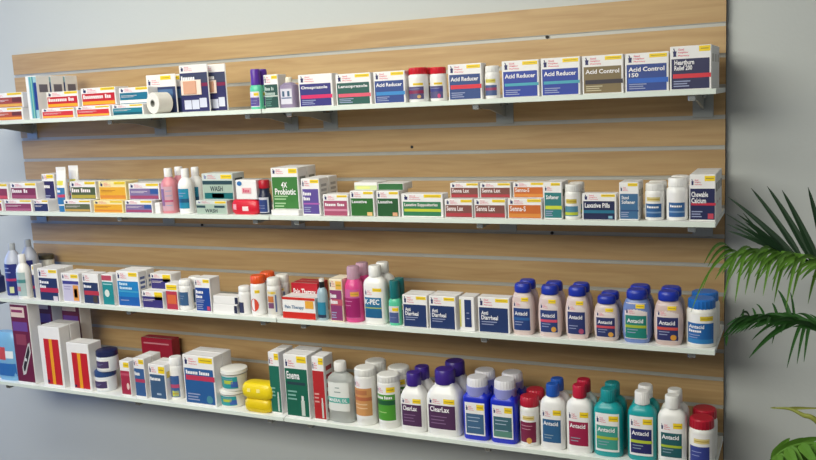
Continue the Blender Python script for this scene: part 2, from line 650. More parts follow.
z = carton(0, 'teal flat ointment carton, lower of its stack beside the tape roll', 111.5, 143.5, 102.5, 113, TB, dp=.06, group='teal flat ointment cartons')
carton(0, 'teal flat ointment carton, upper of its stack beside the tape roll', 118, 149, 84.5, 101.5, flat('#1a6f8e', '#f4f0e6', None), dp=.06, s=.03, base=z, group='teal flat ointment cartons')

# white tape roll
p = at(153, 111.5, -(D - .012))
rr = .032
r = thing('tape_roll', 'roll of white gauze tape lying on its side on the top shelf', 'tape', (p.x, -(D - .014), SZ[0] + EPS), rz=-.25)
b = MB()
wt = mat('#e6e2da', .8)
vs, fs = [], []
nn = 40
for (rad, y) in ((.011, 0), (rr - .001, 0), (rr, .001), (rr, .05), (rr - .001, .051), (.011, .051)):
    vs += [(rad * math.cos(2 * math.pi * k / nn), y, rr + rad * math.sin(2 * math.pi * k / nn)) for k in range(nn)]
for q in range(5):
    fs += [(q * nn + k, q * nn + (k + 1) % nn, (q + 1) * nn + (k + 1) % nn, (q + 1) * nn + k) for k in range(nn)]
b.add(vs, fs, wt)
b.build('gauze_winding', r, True)
b = MB()
vs, fs = [], []
for (rad, y) in ((.0085, -.001), (.0108, -.001), (.0108, .052), (.0085, .052)):
    vs += [(rad * math.cos(2 * math.pi * k / nn), y, rr + rad * math.sin(2 * math.pi * k / nn)) for k in range(nn)]
for q in range(4):
    q2 = (q + 1) % 4
    fs += [(q * nn + k, q * nn + (k + 1) % nn, q2 * nn + (k + 1) % nn, q2 * nn + k) for k in range(nn)]
b.add(vs, fs, mat('#8f8f88', .8))
b.build('core', r, True)


def card(d, px0, px1, yt, yb, s, dec, pict=None, th=.005, body='#e9e6e4'):
    x0, x1, yf, H, z = frame(0, px0, px1, yt, yb, s, None)
    w = x1 - x0
    r = thing('bandage_pack', d, 'bandage pack', ((x0 + x1) / 2, yf, z), 'bandage packs standing on the top shelf')
    b = MB(); b.box(-w / 2, w / 2, 0, th, 0, H, mat(body, .5), .002)
    f = MB()
    L = Label(f, flat_front(0), -w / 2, w / 2, 0, H, 1)
    deco(L, dec, .0003, b)
    b.build('pack', r); f.build('front_panel', r)
    if pict:
        g = MB()
        L2 = Label(g, flat_front(0), -w / 2, w / 2, 0, H, 1)
        u0, u1, v0, v1 = pict
        a, c = u0 * w - w / 2, u1 * w - w / 2
        g.box(a, c, -.004, -.0012, v0 * H, v1 * H, mat('#f0ddd0', .5), .001)
        g.box(a + (c - a) * .14, c - (c - a) * .22, -.0065, -.0041, v0 * H + .003, v1 * H - .003, mat('#d7a184', .6), .001)
        g.build('bandage_window', r)


NV = dict(panel='#2a2a5e', p=(.02, .98, .01, .83), h=(.86, .98), flash=0, bands=[(.0, 1, .74, .97, '#39405e'), (.0, 1, .64, .73, '#7d1c48')],
          text=[('~Softline', .05, .55, .80, .93)], discs=[])
NV2 = dict(NV); NV2['bands'] = NV['bands'] + [(.1, .36, .06, .3, '#cfd2e2'), (.38, .64, .06, .3, '#cfd2e2'), (.66, .92, .1, .34, '#cfd2e2')]
GB = dict(panel='#2d3b66', p=(.02, .98, .01, .68), h=(.72, .9), f=(.5, .85, .86, .96), bands=[(.05, .9, .55, .9, '#4d6f9a')], lines=[(.1, .7, .7)], fine='#9fb6d0')
card('navy bandage pack with grey header behind the white tape roll', 145, 178, 72, 111, .075, GB)
card('second navy bandage pack with grey header, nearly hidden behind the first', 158, 186, 72, 110.5, .10, GB)
card('large navy bandage pack with skin-coloured patch and white pictures', 178, 210.5, 62.5, 110, .03, NV2, (.05, .76, .36, .68))
card('narrower navy bandage pack, rightmost of the bandage packs', 200, 228, 61.5, 108.5, .055, NV2, (.2, .62, .38, .66))

# stomach remedies
bottle(0, 'mint and lavender bottle with tall purple cap', 250, 262.5, 67, 107, TALLCAP, '#5fc9a4', '#5a2f9c', dict(hdr=0, panel='#5a4a90', p=(.04, .96, .05, .62), f=(.5, .95, .72, .92), lines=[(.1, .8, .6), (.1, .7, .3)]), n=2, labc='#e2dcea', rib=0)
carton(0, 'small dark green carton beside the purple-capped bottle', 263, 279.5, 73, 107, P('#1d4a44', '~Milk of', '~Magnesia', bands=[(0, 1, .48, .53, '#cfd8d0')], ink='#b9ccc4', fine='#5f8f84'), dp=.045)
bottle(0, 'clear squat bottle of lavender liquid', 281, 298, 76, 106.5, dict(JUG, prof=[(0, .93), (.03, 1), (.66, 1), (.74, .92), (.80, .6), (.83, .42)], cap=(.82, 1, .38), lab=(.12, .62, .7)), '#a99bbd', '#e9e3cf', dict(hdr=0, flash=0, panel='#d9d6e2', p=(0, 1, 0, 1), bands=[(.15, .35, .5, .85, '#3d5f7d'), (.6, .8, .5, .85, '#3d5f7d'), (.05, .95, .36, .44, '#5a6f96')]), trans=.35, labc=None)
AC = 'stomach remedy cartons on the top shelf'
d_ = P('#2b2a78', 'Omeprazole', stripe='#d81e62'); d_['flash'] = 0
carton(0, 'indigo carton with magenta band beside the clear lavender bottle', 297.5, 333.5, 72.5, 105, d_, group=AC, dp=0.036)
carton(0, 'dark green carton with pink band and yellow flash', 335, 372, 73.5, 105, P('#17544c', 'Lansoprazole', stripe='#e0566e'), group=AC, dp=0.036)
carton(0, 'blue carton with light blue band, right of the dark green carton', 373, 406, 72, 104, P('#1f3f86', 'Acid Reducer', stripe='#2f86c8'), group=AC, dp=0.036)
PB = dict(h=(.72, .98), panel='#55507c', p=(.03, .97, .03, .6), f=(.4, .95, .66, .76), bands=[(0, 1, .45, .7, '#8a2a52')], hdr=0, lines=[(.1, .8, .8)], discs=[(.75, .2, .1, .08, '#d8b070')])
bottle(0, 'white pill bottle with wide red cap, left of two', 408.5, 429, 67.5, 101.5, WIDE, '#ecebea', '#d01c2e', PB, n=2, group='red-capped pill bottles on the top shelf')
bottle(0, 'white pill bottle with wide red cap, right of two', 430, 447, 66, 99.5, WIDE, '#ecebea', '#d01c2e', dict(PB, bands=[(0, 1, .55, .8, '#3d3f86')], discs=[(.75, .2, .1, .1, '#d0507c')]), s=.03, group='red-capped pill bottles on the top shelf')
carton(0, 'blue carton with bright red band beside red-capped bottles', 447.5, 482.5, 63.5, 99.5, P('#20407e', 'Acid Reducer', stripe='#d92038', sv=(.42, .58)), group=AC, dp=0.036)
bottle(0, 'small all-white pill bottle between two blue cartons', 485, 500, 65, 97.5, WIDE, '#eeedeb', '#f2f1ef', dict(hdr=0, panel='#4c5f8c', p=(.03, .97, .05, .55), fc='#d8cf6a', f=(.1, .9, .66, .84), bands=[(0, 1, .5, .75, '#a04668')]))
AT = P('#17389a', 'Acid Reducer', stripe='#3fa0b4', sv=(.42, .53))
carton(0, 'royal blue carton with teal band, left of the matching pair', 501.5, 539.5, 60, 97, AT, group=AC, dp=0.036)
carton(0, 'royal blue carton with teal band, right of the matching pair', 540.5, 580.5, 57, 95, AT, group=AC, dp=0.036)
carton(0, 'tan brown carton with black band', 582, 623.5, 54.5, 93, P('#7a6844', 'Acid Control', stripe='#2a2230', sv=(.34, .50), fine='#c8bfa0'), group=AC, dp=0.036)
a_ = P('#203f8a', 'Acid Control', stripe='#1f5fc0', sv=(.30, .48)); a_['text'].append(('150', .06, .3, .53, .68))
carton(0, 'blue carton numbered 150 beside the tan brown carton', 625, 668.8, 51, 90, a_, group=AC, dp=0.036)
h_ = P('#222450', 'Heartburn', 'Relief 200', stripe='#d42a3a', sv=(.36, .5)); h_['f'] = (.7, .97, .86, .985); h_['text'] = [('Heartburn', .08, .6, .80, .96), ('Relief 200', .08, .55, .62, .78)]
carton(0, 'dark navy carton with red band at the right end', 670, 711.5, 44.5, 88.5, h_, n=3, dp=.06, group=AC, side='#c9c4bd')

# ================================================================== second shelf
MR = flat('#8a3348', '#c24a58', None)
MP = flat('#8c3a5c', '#a85a7c', None)
z = carton(1, 'maroon flat carton at the far left end, lower one', -25, 3, 201, 211.5, MR, dp=.06, group='maroon flat cartons')
carton(1, 'maroon flat carton at the far left end, upper one', -22, 9, 184, 200, MR, dp=.06, s=.026, base=z, group='maroon flat cartons')
z = carton(1, 'plum flat carton, lower of its stack left of the navy carton', 4, 32.5, 200.5, 211.8, MP, dp=.06, group='plum flat cartons')
carton(1, 'plum flat carton, upper of its stack left of the navy carton', 9.8, 37.5, 183, 199.5, flat('#7c2d4c', '#9c4a68', None, words=('~Cream xx',)), dp=.06, s=.026, base=z, group='plum flat cartons')
carton(1, 'small white carton with navy front below the tall navy carton', 33.5, 49, 200.5, 212, flat('#262d5c', None, None), dp=.045)
carton(1, 'tall navy carton standing behind the small white and navy carton', 41, 57, 172.5, 208, P('#26245e', '~Relief', lines=1, p=(.04, .96, .04, .8), h=(.84, .99), f=(.4, .95, .88, .98)), s=.062, dp=.05)


def squeeze_tube(sh, d, px0, px1, yt, yb, n):
    x0, x1, yf, H, z = frame(sh, px0, px1, yt, yb, .012, None)
    hw = (x1 - x0) / 2
    loc = ((x0 + x1) / 2, yf + hw * .8, z)
    r = thing('ointment_tube', d, 'tube', loc, 'white ointment tubes standing on their caps')
    R = [(.14 * H, hw * .9, hw * .78), (.2 * H, hw * .93, hw * .78), (.6 * H, hw * .97, hw * .6), (.9 * H, hw, hw * .14), (.91 * H, hw, hw * .06), (H, hw, hw * .06)]
    b = MB(); b.loft(R, mat('#ece9e6', .35), 36, 2.2); b.build('tube_body', r, True)
    c = MB(); c.loft([(0, hw * .82, hw * .72), (.01 * H, hw * .86, hw * .76), (.138 * H, hw * .86, hw * .76)], mat('#2f77ae', .35), 36, 2, .03); c.build('cap', r, True)
    l = MB(); L = Label(l, loft_front(R, 2.2), -hw * .78, hw * .78, H * .17, H * .88, 10)
    L.rect(0, 1, 0, .52, mat('#2f73ac', .4), .0004)
    L.rect(0, 1, .22, .31, mat('#c23a62', .4), .0007)
    L.rect(.1, .9, .60, .74, mat('#e0d850', .4), .0004)
    L.text('~Cool', .1, .6, .36, .48, mat('#f0f0f4', .5), .0008)
    l.build('label', r)
    rows_of(r, n, loc, hw * 1.6 + .02, 'tube', d)


squeeze_tube(1, 'white and blue squeeze tube on the second shelf', 51.5, 66, 167.5, 212, 2)
OL = flat('#4d5a3c', '#b0a040', None, words=('~Anti xxxxx',))
YE = flat('#e7ab2c', '#d98a34', None, ink='#a45a1c')
LV = flat('#7f6f9c', '#a04a6c', '#33589c')
z = carton(1, 'olive green flat carton, lower of its stack', 63.5, 91.5, 201, 213, flat('#5a6446', '#c09a50', None), s=.01, dp=.05, group='olive flat cartons')
carton(1, 'olive green flat carton, upper of its stack', 69.5, 97, 182, 200, OL, dp=.05, s=.026, base=z, group='olive flat cartons')
z = carton(1, 'yellow flat carton, lower of its stack', 93, 123.5, 201, 213, YE, dp=.06, group='yellow flat cartons', body='#f2e2a8')
carton(1, 'yellow flat carton, upper of its stack', 98, 127, 181.5, 200, YE, dp=.06, s=.026, base=z, group='yellow flat cartons', body='#f2e2a8')
z = carton(1, 'white flat carton with lavender and blue band, lower of its stack', 124.5, 153, 201, 213.5, LV, dp=.06, group='lavender flat cartons')
carton(1, 'white flat carton with lavender and blue band, upper of its stack', 128, 160, 183.5, 200, LV, dp=.06, s=.026, base=z, group='lavender flat cartons')
carton(1, 'tiny white carton between lavender stack and pink bottle', 154.5, 160.5, 203, 213.5, dict(hdr=0, flash=0), dp=.03, name='small_carton')
bottle(1, 'pink lotion bottle with white cap, left of the white lotion bottle', 161.5, 178, 168, 213.5, SYRUP, '#d88a94', '#f0eeec', dict(hdr=0, flash=0, panel='#cfa4b0', p=(0, 1, 0, 1), bands=[(.1, .45, .2, .9, '#8c6690'), (.0, 1, .36, .44, '#c45a7c')], lines=[(.55, .95, .8), (.55, .95, .6), (.55, .95, .2)]), n=2, labc=None)
bottle(1, 'white bottle with teal blue label beside the pink lotion bottle', 178.5, 194.5, 168, 213.5, SYRUP, '#f0efed', '#f0eeec', dict(hdr=0, flash=0, panel='#1e86a6', p=(.04, .96, .1, .92), bands=[(0, 1, .3, .5, '#174f74')], lines=[(.1, .8, .76), (.1, .6, .62)]), n=2)
WS = dict(hdr=1, mark='#8a90b0', h=(.78, .98), panel='#a9bcae', p=(.02, .98, .03, .74), f=(.62, .97, .8, .95), ink='#3c4a4e',
          text=[('WASH', .25, .68, .42, .70)], bands=[(0, 1, .78, .98, '#26454f'), (.05, 1, .02, .34, '#12686c'), (.3, .7, .06, .3, '#2d8f9a')])
WS2 = dict(WS, bands=[(0, .3, .62, .86, '#26454f'), (.6, .95, .62, .86, '#26454f')], text=[('WASH', .28, .7, .12, .52)])
z = carton(1, 'grey-green wash carton, lower of the pair', 195.5, 227.5, 199.5, 213, WS2, dp=.06, body='#cfd6d2', group='grey-green wash cartons')
carton(1, 'grey-green wash carton, upper of the pair', 201, 234, 172, 198.5, WS, dp=.06, s=.026, base=z, body='#cfd6d2', group='grey-green wash cartons', side='#2a3f46')


def soft_pack(sh, d, px0, px1, yt, yb, s, base, col, dp, blobs, group, ex=4):
    x0, x1, yf, H, z = frame(sh, px0, px1, yt, yb, s, base)
    hw = (x1 - x0) / 2
    r = thing('soft_pack', d, 'packet', ((x0 + x1) / 2, yf + dp / 2, z), group)
    b = MB()
    R = [(0, hw * .8, dp * .40), (.12 * H, hw * .95, dp * .47), (.45 * H, hw, dp * .5), (.8 * H, hw * .96, dp * .47), (.95 * H, hw * .86, dp * .4), (H, hw * .7, dp * .32)]
    b.loft(R, mat(col, .3), 40, ex)
    b.build('packet', r, True)
    for (u0, u1, v0, v1, c) in blobs:
        l = MB(); L = Label(l, loft_front(R, ex), -hw * .85, hw * .85, .1 * H, .85 * H, 8)
        L.rect(u0, u1, v0, v1, mat(c, .4), .0006)
        l.build('printed_patch', r)
    BOXES.append((d, x0, x1, yf, yf + dp, z, z + H))
    return z + H


z = soft_pack(1, 'red soft packet with white lettering under the white carton on the second shelf', 229, 258, 199, 213.8, .012, None, '#d41f36', .05, [(.05, .2, .3, .8, '#e8a0ac'), (.45, .7, .2, .6, '#f2dede')], None)
carton(1, 'white carton with blue badge and pink lettering on the red packet', 235, 257, 179, 198.5, dict(hdr=0, flash=0, discs=[(.2, .82, .12, .12, '#2f6fb0')], p=(0, 1, 0, 1), bands=[(.3, .75, .3, .6, '#e8b0b4')], ink='#d4607a', text=[('~Gasx', .36, .68, .34, .56)]), s=.018, base=z, dp=.035)
bottle(1, 'small dark bottle with red cap and navy label', 258.5, 271.5, 179, 214, dict(PILL, prof=[(0, .95), (.02, 1), (.52, 1), (.58, .9), (.62, .78), (.76, .74)], cap=(.76, 1, .88), lab=(.05, .5, .9)), '#1e2440', '#b5182c', dict(hdr=0, flash=0, panel='#2b3f7c', p=(0, .92, .05, .85), lines=[(.1, .8, .5), (.1, .8, .3)]), labc='#cfd0dc', s=.02, rib=.03)
carton(1, 'flat white packet lying in front of the tall green carton', 271, 299, 209.5, 215, dict(hdr=0, flash=0), dp=.028, s=.008, name='small_carton')
q_ = P('#3c7a3a', '4X', 'Probiotic', lines=1, fine='#a9cda0', p=(.03, .97, .03, .8), h=(.86, .99), f=(.66, .97, .88, .98)); q_['text'] = [('4X', .36, .6, .70, .86), ('Probiotic', .1, .92, .5, .68)]
carton(1, 'tall green carton with white header, tallest on the shelf', 270, 300, 164.5, 210.5, q_, n=2, s=.042, dp=0.05, side='#8a8f88')
carton(1, 'purple carton beside the tall green carton', 300.5, 321, 178, 215, P('#5f4d98', '~Fiber', '~Caps', stripe='#b060b0', sv=(.38, .44), p=(.06, .93, .05, .72), h=(.78, .97), f=(.5, .96, .88, .97)), n=2, dp=0.05, sidetext='#b4b2b6', gap=.004)
carton(1, 'small mauve pink carton left of the green laxative cartons', 322.5, 349, 194.5, 216, P('#a8506e', 'Pink', lines=0, bands=[(0, 1, .3, .45, '#d08aa4')], text=[('~Gentle Tabs', .06, .9, .62, .86)]), dp=.05)
G1 = P('#2c6a2c', 'Laxative', lines=0, bands=[(.72, .95, .02, .22, '#e2b87a')])
G2 = P('#21562c', 'Laxative', lines=0, bands=[(.72, .95, .02, .22, '#d8a07c')])
z = carton(1, 'bright green laxative carton, front left of the green group', 349.5, 375, 191, 216.5, G1, dp=.06, group='green laxative cartons')
carton(1, 'pale green carton lying on the bright green laxative carton', 354, 377.5, 183, 190.5, dict(hdr=0, panel='#cfdca8', p=(.02, .98, .05, .6), flash=0, bands=[(.1, .7, .2, .8, '#e2e68a')]), s=.03, base=z, dp=.06, tail=False)
z = carton(1, 'dark green laxative carton, front right of the green group', 376, 400, 191, 216.8, G2, dp=.06, group='green laxative cartons')
carton(1, 'dark green carton lying on the dark green laxative carton', 378, 403.5, 184, 190.7, dict(hdr=0, panel='#2f6a3a', p=(.02, .98, .05, .95), flash=0), s=.03, base=z, dp=.06, tail=False)
l_ = flat('#2f7a52', None, None, h=(.72, .97), p=(.04, .95, .06, .66), f=(.55, .96, .84, .97)); l_['lines'] = []; l_['text'] = [('Laxative Suppositories', .04, .92, .62, .9)]; l_['bands'] = [(.03, 1, .3, .5, '#c2cc3a')]
carton(1, 'wide green carton with yellow band and white header', 401, 443.5, 194.5, 218, l_, dp=0.04)
BR = flat('#7d4a44', '#b03c44', None, words=('Senna Lax',))
OR = flat('#c8682a', '#d88a3c', None, words=('Senna-S',))
GB_ = 'brown and orange flat cartons'
z = carton(1, 'brown carton, bottom row, left of the brown pair', 444.5, 473, 200.5, 219, BR, dp=0.04, group=GB_)
carton(1, 'brown carton, upper row, left of the brown pair', 450, 479, 184.5, 199.8, BR, dp=.045, s=.03, base=z, group=GB_)
z = carton(1, 'brown carton, bottom row, right of the brown pair', 474, 506, 200, 219, BR, dp=.045, group=GB_)
carton(1, 'brown carton, upper row, right of the brown pair', 479.8, 511, 184, 199.3, BR, dp=.045, s=.03, base=z, group=GB_)
z = carton(1, 'orange carton, bottom row, beside the teal and yellow carton', 507.5, 542, 199.5, 219.5, OR, dp=.045, group=GB_)
carton(1, 'orange carton, upper row, beside the teal and yellow carton', 513, 544, 183.5, 198.8, OR, dp=.045, s=.03, base=z, group=GB_)
carton(1, 'tall teal carton with yellow-green band', 543.5, 562.5, 182.5, 219.5, P('#2a7a7c', 'Stool', stripe='#c8d43c', sv=(.34, .48), p=(.04, .96, .04, .72), h=(.76, .9), f=(.4, .9, .91, .98), text=[('Softener', .1, .85, .74, .9)]), n=2, dp=0.032, side='#9aa08c')
WBL = dict(hdr=0, panel='#4f86a0', p=(.03, .97, .05, .5), f=(.15, .9, .62, .82), bands=[(.0, 1, .1, .4, '#b8c43c')], fc='#cdb84a')
bottle(1, 'small white pill bottle with green and yellow label', 564.5, 581, 183.5, 219.5, WIDE, '#ecebe8', '#efeeec', WBL, n=2)
l_ = P('#18224c', 'Laxative Pills', lines=0, bands=[(0, 1, .34, .5, '#1f6f8c'), (.8, .93, .06, .2, '#7fb0c8')]); l_['text'] = [('Laxative Pills', .05, .85, .64, .9)]
carton(1, 'wide navy laxative pills carton between two white bottles', 582, 616.5, 193.5, 220, l_, dp=0.032)
carton(1, 'steel blue carton with white header left of a white bottle', 619, 638.8, 182, 220, P('#3c6a94', 'Stool', stripe='#2c4f80', sv=(.3, .36), p=(.04, .96, .04, .7), h=(.76, .9), f=(.45, .95, .9, .98), text=[('Stool', .1, .5, .78, .92), ('Softener', .1, .85, .6, .74)]), n=2, dp=0.032, side='#b9b4a6')
WB2 = dict(hdr=0, panel='#2e5f96', p=(.03, .97, .04, .62), f=(.1, .9, .72, .9), bands=[(0, 1, .3, .42, '#7f9cc0')], fc='#d8c88a', text=[('~Calcium', .1, .85, .66, .86)])
bottle(1, 'white pill bottle with blue label, shorter of the right pair', 645, 664.5, 182, 220.5, WIDE, '#efeeec', '#f2f1ef', WB2, n=2)
bottle(1, 'larger white pill bottle with blue label next to the calcium carton', 666.5, 688, 177, 221, PILL, '#efeeec', '#f4f3f1', dict(WB2, hdr=0, flash=0, p=(.1, .97, .05, .62)), n=2)
c_ = P('#1c2250', 'Chewable', 'Calcium', stripe='#c02a44', sv=(.46, .54), p=(.03, .97, .04, .7), h=(.76, .92), f=(.58, .97, .86, .97), bands=[(.72, .95, .03, .2, '#c04458')])
carton(1, 'navy chewable calcium carton at the right end', 689.5, 715.5, 174.5, 221.5, c_, n=3, dp=0.05, side='#8a8580')

# ================================================================== third shelf
NB1 = dict(hdr=0, flash=0, panel='#232b74', p=(0, 1, 0, 1), bands=[(.0, 1, .46, .54, '#b03464'), (.5, .8, .08, .28, '#cfd6a0')], lines=[(.1, .6, .85), (.1, .7, .72)])
bottle(2, 'navy bottle with clear dome cap behind the white bottle', 4.5, 23, 237, 291, dict(SYRUP, prof=[(0, .93), (.02, 1), (.60, 1), (.66, .96), (.72, .86), (.8, .6), (.86, .36), (.88, .32)], cap=(.86, 1, .36), lab=(.02, .62, .9)), '#b9bfd0', '#aab0b8', NB1, n=2, s=0.03, labc=None, step=0.07, group='navy bottles at the left end')
bottle(2, 'dark navy bottle at the far left edge', -14, 3, 268, 293, SQUARE, '#27305c', '#27305c', None, s=.05)
bottle(2, 'small white bottle with teal label in front of the navy bottle', 16.5, 31, 252.5, 297.5, SYRUP, '#eceae8', '#efedeb', dict(hdr=0, flash=0, panel='#a9bfc0', p=(0, 1, 0, 1), bands=[(0, 1, .55, .7, '#4d8a8c'), (.1, .6, .2, .4, '#c07a84')]))
carton(2, 'narrow navy carton right of the small white bottle', 30.5, 36.5, 265, 298, P('#2a3566', lines=0, bands=[(0, 1, .4, .52, '#a83050')], hdr=0), dp=.04, s=.03)
carton(2, 'navy carton with red band and yellow flash near the left end', 36.8, 60, 268, 300, P('#23305e', '~Sleep', '~Aid', lines=0, stripe='#b82a4c', sv=(.36, .56), bands=[(.72, .97, .0, .2, '#d8ccd8')]), n=2, dp=0.035)
# dark-lidded jar standing behind the cartons
bottle(2, 'white jar with dark olive rim behind the cartons', 33, 56, 250, 290, dict(TUB, dr=.55, prof=[(0, .9), (.02, .94), (.72, .96), (.74, .9)], cap=(.74, .86, 1)), '#d8d4c8', '#4a4430', None, s=0.172, name='jar', cat='jar', rib=.0, capname='rim')
carton(2, 'white carton with orange flame picture', 60.5, 81, 273, 302, dict(h=(.8, .97), panel='#c9c3dc', p=(.06, .97, .04, .74), f=(.55, .95, .84, .96), bands=[(0, 1, .84, 1, '#3f3f8c'), (.62, .96, .04, .8, '#e39a4c'), (.68, .88, .2, .62, '#f0b45c')], lines=[(.08, .5, .7), (.08, .45, .58)], fine='#8f86b8'), n=2, dp=0.035)
carton(2, 'navy carton with red band beside the orange flame carton', 81.5, 100.5, 274, 304, P('#283760', '~Heats', lines=0, stripe='#b83448', sv=(.4, .6), bands=[(.6, .9, .05, .36, '#4a4038')], flash=0), dp=0.04)
carton(2, 'teal carton with white round picture', 101, 115, 275, 305.5, dict(hdr=0, flash=0, panel='#1f8a90', p=(.02, 1, .02, .76), discs=[(.4, .5, .22, .12, '#dfe8e0')], bands=[(0, .9, 1.06, 1.28, '#b8485c')], lines=[(.1, .9, .88)], fine='#bfe0e0'), dp=0.04)
tb = dict(h=(.78, .97), panel='#1f7fc0', p=(.04, .97, .03, .72), f=(.56, .94, .86, .97), bands=[(0, 1, 0, .36, '#1f5fae'), (0, 1, .55, .62, '#3f9cc8')], ink='#cfe6f2', text=[('~Extra', .1, .5, .82, .96), ('~Strength', .1, .7, .66, .79)], lines=[(.1, .5, .2)])
carton(2, 'sky blue carton with yellow flash, widest near the left end', 115.5, 141, 272, 307, tb, n=2, dp=0.036, sidetext='#5a6a9a', gap=.004)
PU = flat('#3a3478', None, None, f=(.6, .97, .5, .95))
z = carton(2, 'white and violet flat carton, lower of its stack', 141.5, 164, 291.5, 308.5, PU, dp=.05, group='violet flat cartons')
carton(2, 'white and violet flat carton, upper of its stack', 150, 172, 275, 290.5, PU, dp=.05, s=.04, base=z, group='violet flat cartons')
carton(2, 'narrow white carton with orange and red front', 164.8, 179, 284, 310, P('#b8384c', lines=0, bands=[(.1, .9, .3, .8, '#d8683c')], hdr=0, f=(.1, .95, .76, .95)), dp=0.045)
bottle(2, 'white pill bottle with steel blue label between two cartons', 179.5, 193.5, 278.5, 311, WIDE, '#eeedeb', '#f2f1ef', dict(hdr=0, flash=0, panel='#3a5f88', p=(.02, .98, .15, .85), lines=[(.1, .7, .7), (.1, .6, .5)]), n=2)
carton(2, 'blue carton with yellow flash right of the white pill bottle', 193.8, 212, 279, 312.5, P('#1c4596', '~Sleep', '~Tabs', stripe=None, p=(.04, .96, .04, .72), h=(.78, .96), bands=[(.74, .96, .02, .2, '#c84868')]), dp=0.05)
z = carton(2, 'small white carton with black end, lower of two', 212.8, 237.5, 304.8, 314, dict(hdr=0, flash=0, panel='#262b48', p=(.88, 1, .1, .9)), dp=.035, group='small white cartons with black ends', name='small_carton')
carton(2, 'small white carton with black end, upper of two', 213, 238, 296, 304, dict(hdr=0, flash=0, panel='#262b48', p=(.88, 1, .1, .9)), dp=.035, base=z, group='small white cartons with black ends', name='small_carton')
bottle(2, 'short white bottle with navy patch left of the orange-capped bottle', 239, 251.5, 286, 316, WIDE, '#edecea', '#efeeec', dict(hdr=0, flash=0, panel='#343a5c', p=(0, .7, .0, .6)), n=1)
bottle(2, 'white bottle with bright orange cap and red round print', 251, 267, 275, 317, WIDE, '#eeecea', '#e2541c', dict(hdr=0, panel=None, f=(.55, .9, .8, .92), discs=[(.45, .45, .36, .26, '#d84a34')]), n=2)
bottle(2, 'white-capped bottle with orange and purple label', 267.5, 282, 278, 318.5, WIDE, '#eceae6', '#eae8e2', dict(hdr=0, panel='#d8d4cc', p=(0, 1, 0, 1), f=(.2, .9, .84, .94), bands=[(.2, .75, .5, .75, '#c8783c'), (.2, .75, .25, .48, '#7a4a70'), (.85, .95, .1, .8, '#5a6a98')]), n=2)
pr = dict(hdr=0, flash=0, panel=None, bands=[(0, 1, .0, .30, '#cf2c22'), (0, 1, .88, 1, '#cf2c22'), (.7, .95, .5, .86, '#e8a83c')], p=(.0, 1, .02, 1), ink='#6a86a4', text=[('Pain Therapy', .08, .66, .42, .62)])
z = carton(2, 'white carton with red lower half in front of the red cartons', 282, 316, 299, 320.5, pr, dp=.055, s=.01)
rd = dict(hdr=0, flash=0, panel='#b81a2c', p=(0, 1, 0, 1), bands=[(.0, 1, .0, .36, '#d2542c')], text=[('Pain Therapy', .08, .92, .56, .82)])
carton(2, 'red carton standing behind the white and red carton', 291, 319, 281, 311, rd, n=2, s=.075, dp=0.03, body='#a8182a')
bottle(2, 'small dropper bottle with black collar and blue label', 317.5, 328, 278.5, 321, SYRUP, '#9fb8c4', '#e8e4de', dict(hdr=0, flash=0, panel='#2b86a8', p=(0, 1, .0, .7), bands=[(0, 1, 0, .2, '#2a3550')]), ring='#1e1c20', labc=None, name='dropper_bottle')
pm = P('#8a3a6e', '~Cough', '~Syrups', stripe='#c0566a', sv=(.5, .7), p=(.04, .94, .03, .74), h=(.8, .98), f=(.5, .95, .76, .95), fc='#e8b24a')
carton(2, 'tall plum carton with yellow and white header beside pink bottle', 328.5, 344, 278, 320.5, pm, n=2, dp=0.03, body='#efe2c8')
bottle(2, 'bright pink syrup bottle with clear pink cap', 344.8, 364, 264, 321.5, dict(SYRUP, prof=[(0, .92), (.02, 1), (.58, 1), (.66, .94), (.72, .8), (.76, .66), (.79, .6)], cap=(.77, 1, .66), lab=(.08, .60, .84)), '#d8488c', '#d8b0c4', dict(hdr=0, panel='#9c1f66', p=(0, 1, .02, .7), f=(.5, .98, .76, .92), fc='#e8a24a', lines=[(.1, .6, .82), (.1, .5, .6)], fine='#d890b8'), n=2, labc='#c8609a', captrans=.3)
kp = dict(h=(.72, .9), panel='#1f6f9c', p=(.02, .92, .05, .66), f=(.5, .95, .84, .94), bands=[(0, 1, .46, .52, '#a8b060'), (0, 1, 0, .4, '#1b5f8c')], text=[('K-PEC', .04, .9, .66, .92)])
bottle(2, 'large white bottle with blue label right of the pink syrup bottle', 364.5, 388, 263, 323, LOTION, '#efeeea', '#efeeea', kp, n=2)
bottle(2, 'mint green bottle with tall dark teal cap', 388.8, 401.5, 279, 325, TALLCAP, '#58c49c', '#116a6c', dict(hdr=0, panel='#4a5a8c', p=(.05, .95, .0, .62), f=(.4, .95, .7, .9), lines=[(.1, .8, .5)]), n=2, labc='#d8d4dc', rib=0)
AD = P('#1f3566', 'Anti', 'Diarrheal', lines=1)
AD['text'] = [('Anti', .08, .32, .70, .86), ('Diarrheal', .08, .66, .5, .68)]
AD['lines'] = [(.08, .62, .4), (.08, .5, .3)]
GA = 'navy and white cartons on the third shelf'
carton(2, 'navy and white carton right of the mint green bottle', 402, 428, 294, 326, AD, n=2, dp=0.03, group=GA)
carton(2, 'navy and white carton, second of the navy three', 428.6, 456.5, 296, 329, AD, n=2, dp=0.03, group=GA)
carton(2, 'narrow white carton with navy strip turned edge on', 459, 475, 297, 331, dict(hdr=0, flash=0, panel='#22376c', p=(.34, .80, .12, .92), bands=[(-.7, -.5, 0, 1, '#d8d060')], lines=[(.3, .7, .5), (.3, .7, .3)]), dp=0.05)
carton(2, 'navy and white carton left of the blue-capped antacid bottles', 477.5, 510, 297, 332.5, AD, dp=0.035, group=GA)


